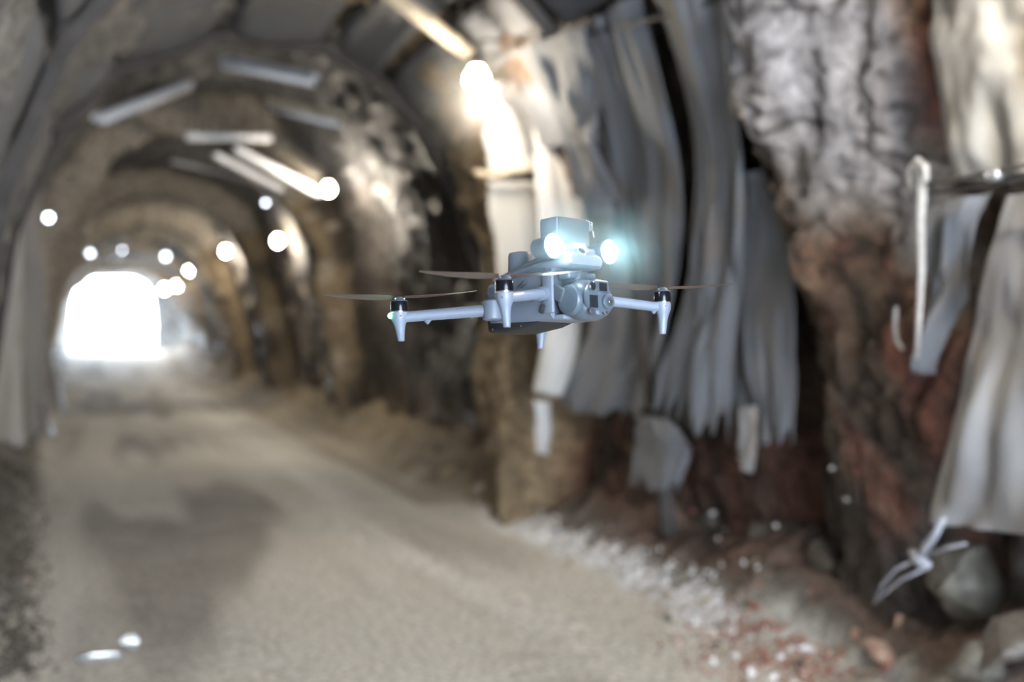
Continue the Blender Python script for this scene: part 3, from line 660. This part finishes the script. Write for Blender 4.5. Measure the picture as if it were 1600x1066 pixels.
# side cheek flanges left & right around the bay
for s in (1, -1):
    bm = bmesh.new()
    a_box(bm, (.112, s * .052, .018), (.026, .008, .078), None, .003); dpart('bay_cheek', bm, M_BODY2)
    bm = bmesh.new(); a_box(bm, (.100, s * .0565, -.012), (.014, .004, .017), Euler((0, radians(20), 0)).to_matrix().to_4x4(), .003); dpart('side_sensor', bm, M_DK, label='dark side sensor window')
    bm = bmesh.new(); a_box(bm, (.0, s * .055, -.014), (.003, .003, .016), Euler((0, radians(12), 0)).to_matrix().to_4x4(), .0008); dpart('side_slot', bm, M_DK)
    bm = bmesh.new(); a_box(bm, (.03, s * .0555, .012), (.10, .005, .004), None, .0015); dpart('side_rib', bm, M_BODY2)
    bm = bmesh.new(); a_box(bm, (.045, s * .054, .040), (.02, .008, .006), Euler((0, radians(-28), 0)).to_matrix().to_4x4(), .002); dpart('side_latch', bm, M_BAY)
for s in (1, -1):
    bm = bmesh.new(); a_box(bm, (.035, s * .0535, .057), (.15, .0035, .0028), Euler((0, radians(-4), 0)).to_matrix().to_4x4(), .0008); dpart('seam_strip', bm, M_BAY)
    bm = bmesh.new(); a_box(bm, (.088, s * .057, .016), (.022, .012, .026), None, .004, 3); dpart('arm_socket', bm, M_BODY2)
    bm = bmesh.new(); a_box(bm, (-.062, s * .047, .030), (.012, .008, .012), None, .002, 2); dpart('rear_vent', bm, M_DK)
bm = bmesh.new(); a_box(bm, (.118, 0, -.029), (.05, .09, .010), None, .004); dpart('chin', bm, M_BODY2)
# battery tray underneath
bm = bmesh.new()
loft(bm, [rring(-.080, .034, -.030, .012, .008), rring(-.068, .044, -.043, .012, .009), rring(-.02, .047, -.046, -.02, .008), rring(.05, .046, -.040, -.02, .007), rring(.075, .044, -.034, -.022, .004)])
dpart('battery', bm, M_BATT, label='dark battery tray on the belly')
for k, (x, y) in enumerate([(-.05, -.047), (.0, -.048), (.03, -.047)]):
    bm = bmesh.new(); lathe(bm, [(.0022, 0), (.0022, .002)], axis_m((x, y, -.037), (0, -1, -.2)), 8); dpart('screw', bm, M_CHROME)
# dome on the back
bm = bmesh.new(); lathe(bm, [(.029, .050), (.0265, .062), (.0245, .085), (.0235, .108), (.0215, .113), (.018, .1145)], TR((-.018, 0, -.002)), 32); dpart('antenna_dome', bm, M_BODY)
bm = bmesh.new(); loft(bm, [rring(-.075, .030, .046, .056, .004), rring(-.04, .036, .05, .074, .010, ytop=.025), rring(.01, .038, .055, .078, .010, ytop=.026), rring(.04, .034, .06, .080, .008, ytop=.024)]); dpart('rear_deck', bm, M_BODY)
# front vision lens on the hood
bm = bmesh.new(); lathe(bm, [(.0105, 0), (.0105, .005), (.0085, .007)], axis_m((.150, -.004, .0895), (.75, 0, .66)), 20); ls = dpart('vision_sensor', bm, M_BODY2)
bm = bmesh.new(); lathe(bm, [(.0065, 0), (.0065, .002)], axis_m((.1548, -.004, .0938), (.75, 0, .66)), 16); dpart('lens', bm, M_LENS, ls)

# camera ball (gimbal)
gx, gz = .163, .000
bm = bmesh.new()
secs = []
for (y, r, dx) in [(-.040, .018, -.004), (-.038, .027, -.003), (-.032, .034, 0), (-.020, .039, 0), (.018, .039, 0), (.028, .034, 0), (.033, .027, -.003), (.035, .018, -.004)]:
    ring = []
    for k in range(32):
        a = 2 * pi * k / 32; c_, s_ = cos(a), sin(a)
        xx = r * c_; 
        if xx > r * .78: xx = r * .78 + (xx - r * .78) * .15
        ring.append((gx + dx + xx, y, gz + r * s_ * .98))
    secs.append(ring)
loft(bm, secs); ball = dpart('camera_ball', bm, M_GIM)
for s in (1, -1):
    bm = bmesh.new(); lathe(bm, [(.029, -.006), (.029, .002), (.026, .006), (.018, .0075), (.0175, .0075)], axis_m((gx - .006, s * .041, gz), (0, s, 0)), 32); dpart('gimbal_motor', bm, M_GIM)
    bm = bmesh.new(); a_box(bm, (gx - .034, s * .046, gz + .016), (.040, .010, .030), Euler((0, radians(28), 0)).to_matrix().to_4x4(), .005, 3); dpart('gimbal_arm', bm, M_BAY)
bm = bmesh.new(); lathe(bm, [(.026, 0), (.026, .014), (.022, .020)], axis_m((.128, 0, .050), (.25, 0, -1)), 28); dpart('gimbal_base', bm, M_BAY)
bm = bmesh.new(); a_box(bm, (.137, 0, .048), (.03, .074, .016), None, .006, 3); dpart('gimbal_yoke', bm, M_GIM)
fx_ = gx + .0315
# lens plate, two lobes as in the photo
bm = bmesh.new(); lathe(bm, [(.034, -.004), (.0335, .001), (.031, .004), (.029, .0042)], axis_m((fx_, -.005, .002), (1, 0, 0)), 36); dpart('lens_plate', bm, M_GIM, ball)
bm = bmesh.new(); a_box(bm, (fx_ + .001, .005, .020), (.009, .030, .028), None, .004, 3); dpart('window_lobe', bm, M_GIM, ball)
def win(name, y, z, w, h, mat=M_LENS, x=fx_ + .0045, b=.002, parent=ball):
    bm = bmesh.new(); a_box(bm, (x, y - .006, z), (.003, w, h), None, min(b, .0014), 2); return dpart(name, bm, mat, parent)
def rnd(name, y, z, r, mat=M_LENS, x=fx_ + .0045, t=.003, parent=ball):
    bm = bmesh.new(); lathe(bm, [(r, 0), (r, t * .7), (r * .85, t)], axis_m((x, y - .006, z), (1, 0, 0)), 22); return dpart(name, bm, mat, parent)
rnd('lens_ring', -.020, .022, .0098, M_BAY); rnd('lens', -.020, .022, .0080, M_LENS, fx_ + .006)
win('window_frame', .008, .022, .026, .022, M_BAY); win('lens_window', .008, .022, .020, .016, M_LENS, fx_ + .006)
win('lens_window', -.016, -.006, .021, .024, M_LENS, fx_ + .005)
rnd('lens_barrel', .020, -.005, .0145, M_GIM, fx_ + .003, .008); rnd('lens_ring', .020, -.005, .0085, M_DK, fx_ + .0105, .002); rnd('lens', .020, -.005, .0030, M_CHROME, fx_ + .012, .001)
rnd('lens_window', -.022, -.024, .0070, M_DK); rnd('rangefinder_dot', .006, -.027, .0032, M_CHROME, fx_ + .003); rnd('rangefinder_dot', .016, -.025, .0030, M_CHROME, fx_ + .003); win('label_patch', -.007, -.026, .008, .007, M_BODY2)

# spotlight and speaker module
mod = dpart('accessory_mount', (lambda b: (a_box(b, (.115, 0, .100), (.05, .060, .014), None, .004, 2), b)[1])(bmesh.new()), M_BODY)
bm = bmesh.new(); a_box(bm, (.113, -.006, .132), (.050, .084, .054), None, .005, 3); box = dpart('module_box', bm, M_BODY)
bm = bmesh.new(); a_box(bm, (.1375, -.006, .132), (.004, .080, .050), None, .0015, 2); dpart('front_grille', bm, M_DK, box)
bm = bmesh.new(); tube(bm, [(.124, .034, .158), (.128, .044, .160), (.130, .052, .156), (.126, .055, .144), (.122, .062, .142), (.120, .066, .130)], .0024, 8); dpart('safety_strap', bm, M_CHROME, label='shiny strap on the module edge')
bm = bmesh.new(); tube(bm, [(.138, .026, .158), (.141, .034, .154), (.141, .035, .136)], .0022, 8); dpart('safety_strap', bm, M_CHROME)
bm = bmesh.new(); a_box(bm, (.138, 0, .104), (.012, .040, .016), None, .003, 2); dpart('mount_front', bm, M_BODY2)
bm = bmesh.new(); a_box(bm, (.1448, -.003, .104), (.002, .019, .0075), None, .0005, 1); dpart('warning_label', bm, M_YEL, label='small yellow label')
bm = bmesh.new(); tube(bm, [(.126, -.078, .096), (.126, .074, .096)], .010, 12); dpart('cross_bar', bm, M_BODY2)
for s in (-1, 1):
    bm = bmesh.new(); lathe(bm, [(.014, -.036), (.0185, -.034), (.0195, -.012), (.0225, -.004), (.0235, .004), (.0235, .008), (.021, .0082)], axis_m((.146, s * .074 - .002, .098), (1, 0, .0)), 32)
    h = dpart('searchlight', bm, M_BODY2)
    bm = bmesh.new(); lathe(bm, [(.0205, .0), (.0205, .002), (.016, .006), (.004, .0085)], axis_m((.1535, s * .074 - .002, .098), (1, 0, .0)), 32); dpart('lens', bm, M_LITE, h, label='glowing white lens')
    l = bpy.data.lights.new('searchlight_beam', 'SPOT'); l.energy = .4; l.color = (.85, .96, 1.0); l.spot_size = radians(110); l.spot_blend = .8; l.shadow_soft_size = .02
    lo = bpy.data.objects.new('searchlight_beam', l); COL.objects.link(lo); lo.parent = drone; lo.location = (.172, s * .074 - .002, .098)
    lo.rotation_euler = Vector((1, 0, -.12)).to_track_quat('-Z', 'Y').to_euler()
    l = bpy.data.lights.new('searchlight_spill', 'POINT'); l.energy = .22; l.color = (.78, .95, 1.0); l.shadow_soft_size = .012
    lo = bpy.data.objects.new('searchlight_spill', l); COL.objects.link(lo); lo.parent = drone; lo.location = (.172, s * .074 - .002, .099)
    hp = drone.matrix_world if False else None
    halo(drone.location + (base @ tilt) @ Vector((.163, s * .074 - .002, .098)), .125, 1.7, (.55, .93, 1.0), 'teal lens glow, added as a scattering volume, around the %s searchlight of the drone' % ('right' if s > 0 else 'left'))

# arms, motors, feet, rotors
ARMS = [('rear', 1, (-.156, -.194, -.011), (-.034, -.062, -.002), .0115, [194, 14]),
        ('front', 1, (.157, -.203, -.005), (.104, -.052, .017), .0105, [0,0]),
        ('front', -1, (.165, .206, -.003), (.104, .052, .014), .0105, [0, 0]),
        ('rear', -1, (-.170, .196, -.013), (-.040, .062, -.002), .0115, [0, 0])]
inv = (base @ tilt).inverted()
img_r = inv @ Vector(Rv); vw = inv @ (-Fv)
def blade_pts(bm, hub, ang, L, pitchs=1):
    d = Vector((cos(ang), sin(ang), 0)); n = Vector((-sin(ang), cos(ang), 0)); up = Vector((0, 0, 1)); secs = []
    for k in range(13):
        t = k / 12; r = .010 + (L - .010) * t
        ch = .008 + .020 * sin(pi * min(1, t * 1.25 + .06)) ** .8 if t < .55 else .008 + .0185 * (1 - ((t - .55) / .45) ** 1.7 * .86)
        tw = radians(22 - 15 * t) * pitchs; sweep = .008 * t * t
        c = hub + d * r + n * sweep + up * (.009 * t * t + .001)
        a = n * cos(tw) + up * sin(tw); b = d.cross(a); th = .0016 * (1 - .5 * t)
        secs.append([c - a * ch * .5, c - a * ch * .15 + b * th, c + a * ch * .3 + b * th * .8, c + a * ch * .5, c + a * ch * .3 - b * th * .4, c - a * ch * .15 - b * th * .6])
    loft(bm, secs)
ia = math.atan2(img_r.y, img_r.x)
ROT = [ia, ia + radians(6), ia + radians(14), ia + radians(50)]
for i, (nm, rt, tip, hinge, r, _) in enumerate(ARMS):
    T = Vector(tip); Hn = Vector(hinge); d = (T - Hn).normalized(); sd = -1 if tip[1] < 0 else 1
    bm = bmesh.new(); tube(bm, [Hn, Hn.lerp(T, .5), T], [r, r * .94, r * .88], 20); arm = dpart('arm', bm, M_BODY2)
    bm = bmesh.new(); 
    if nm == 'rear': lathe(bm, [(.014, -.020), (.019, -.017), (.0205, 0), (.019, .017), (.013, .021)], TR(Hn), 28)
    else: tube(bm, [Hn - d * .012, Hn + d * .004, Hn + d * .022], [.013, .0145, .0125], 18)
    dpart('arm_hinge', bm, M_BODY)
    # motor pod + foot as one shell
    bm = bmesh.new(); fl = .052 if nm == 'front' else .046
    lathe(bm, [(.0055, -fl), (.0065, -fl + .001), (.0088, -.026), (.0115, -.014), (.0150, -.006), (.0165, .003), (.0160, .009), (.014, .010)], TR(T), 24)
    for v in bm.verts:
        if v.co.z < T.z - .012:
            k = (T.z - .012 - v.co.z) / fl; v.co.x += .0; v.co.y += -sd * .004 * k
    dpart('foot', bm, M_BODY2)
    bm = bmesh.new(); lathe(bm, [(.0155, .0095), (.0165, .012), (.0165, .029), (.0150, .032), (.008, .033)], TR(T), 28); mo = dpart('motor', bm, M_MOTOR)
    bm = bmesh.new(); lathe(bm, [(.0158, .0085), (.0168, .0095), (.0168, .0115), (.0158, .012)], TR(T), 28); dpart('rim', bm, M_CHROME, mo)
    bm = bmesh.new(); lathe(bm, [(.0155, .0305), (.0162, .032), (.0115, .0345), (.0095, .038), (.006, .040)], TR(T), 28); hub = dpart('rotor_hub', bm, M_BAY)
    for s in (0, 1, 2):
        a = s * 2.1 + .6; bm = bmesh.new(); lathe(bm, [(.002, .033), (.002, .0365)], TR(T + Vector((.010 * cos(a), .010 * sin(a), 0))), 8); dpart('screw', bm, M_CHROME, hub)
    for s in (0, pi):
        bm = bmesh.new(); blade_pts(bm, T + Vector((0, 0, .0385)), ROT[i] + s, .150, 1); bo = dpart('rotor_blade', bm, M_BLADE)
    if i == 0 or i == 1:
        bm = bmesh.new(); q = vw.copy(); q.z = 0; q.normalize(); a_box(bm, (0, 0, 0), (.010, .003, .005), Matrix.Rotation(math.atan2(q.y, q.x) - pi / 2, 4, 'Z'), .0006, 1); bmesh.ops.translate(bm, vec=T + q * .0155 + Vector((-.002 if i else 0, 0, .0005)), verts=bm.verts)
        if i == 1: dpart('pod_slot', bm, M_DK)
        else: bm.free()
    if nm == 'rear' and i == 0:
        bm = bmesh.new(); bmesh.ops.create_icosphere(bm, subdivisions=3, radius=.0058); bmesh.ops.translate(bm, vec=T - img_r * .0165 + vw * .003 + Vector((0, 0, .003)), verts=bm.verts); dpart('signal_light', bm, M_GREEN, label='glowing green signal light')
        l = bpy.data.lights.new('signal_glow', 'POINT'); l.energy = .02; l.color = (.1, 1, .4); l.shadow_soft_size = .004
        lo = bpy.data.objects.new('signal_glow', l); COL.objects.link(lo); lo.parent = drone; lo.location = T - img_r * .024 + vw * .006 + Vector((0, 0, .004))
        bm = bmesh.new(); lathe(bm, [(.002, -.008), (.004, -.005), (.009, 0)], TR(T.lerp(Hn, .30) + Vector((0, 0, -r * .8))), 16); dpart('arm_nub', bm, M_BODY2)
    if i == 2:
        bm = bmesh.new(); lathe(bm, [(.002, -.006), (.004, -.003), (.006, 0)], TR(T.lerp(Hn, .12) + Vector((0, 0, -r * .8))), 16); dpart('arm_nub', bm, M_BODY2)
    for s in ((.004,),):
        bm = bmesh.new(); lathe(bm, [(.0016, 0), (.0016, .001)], axis_m(T + vw * .0163 + Vector((0, 0, .003)) + img_r * .004, vw), 8); dpart('screw', bm, M_DK, arm) if i != 1 else bm.free()
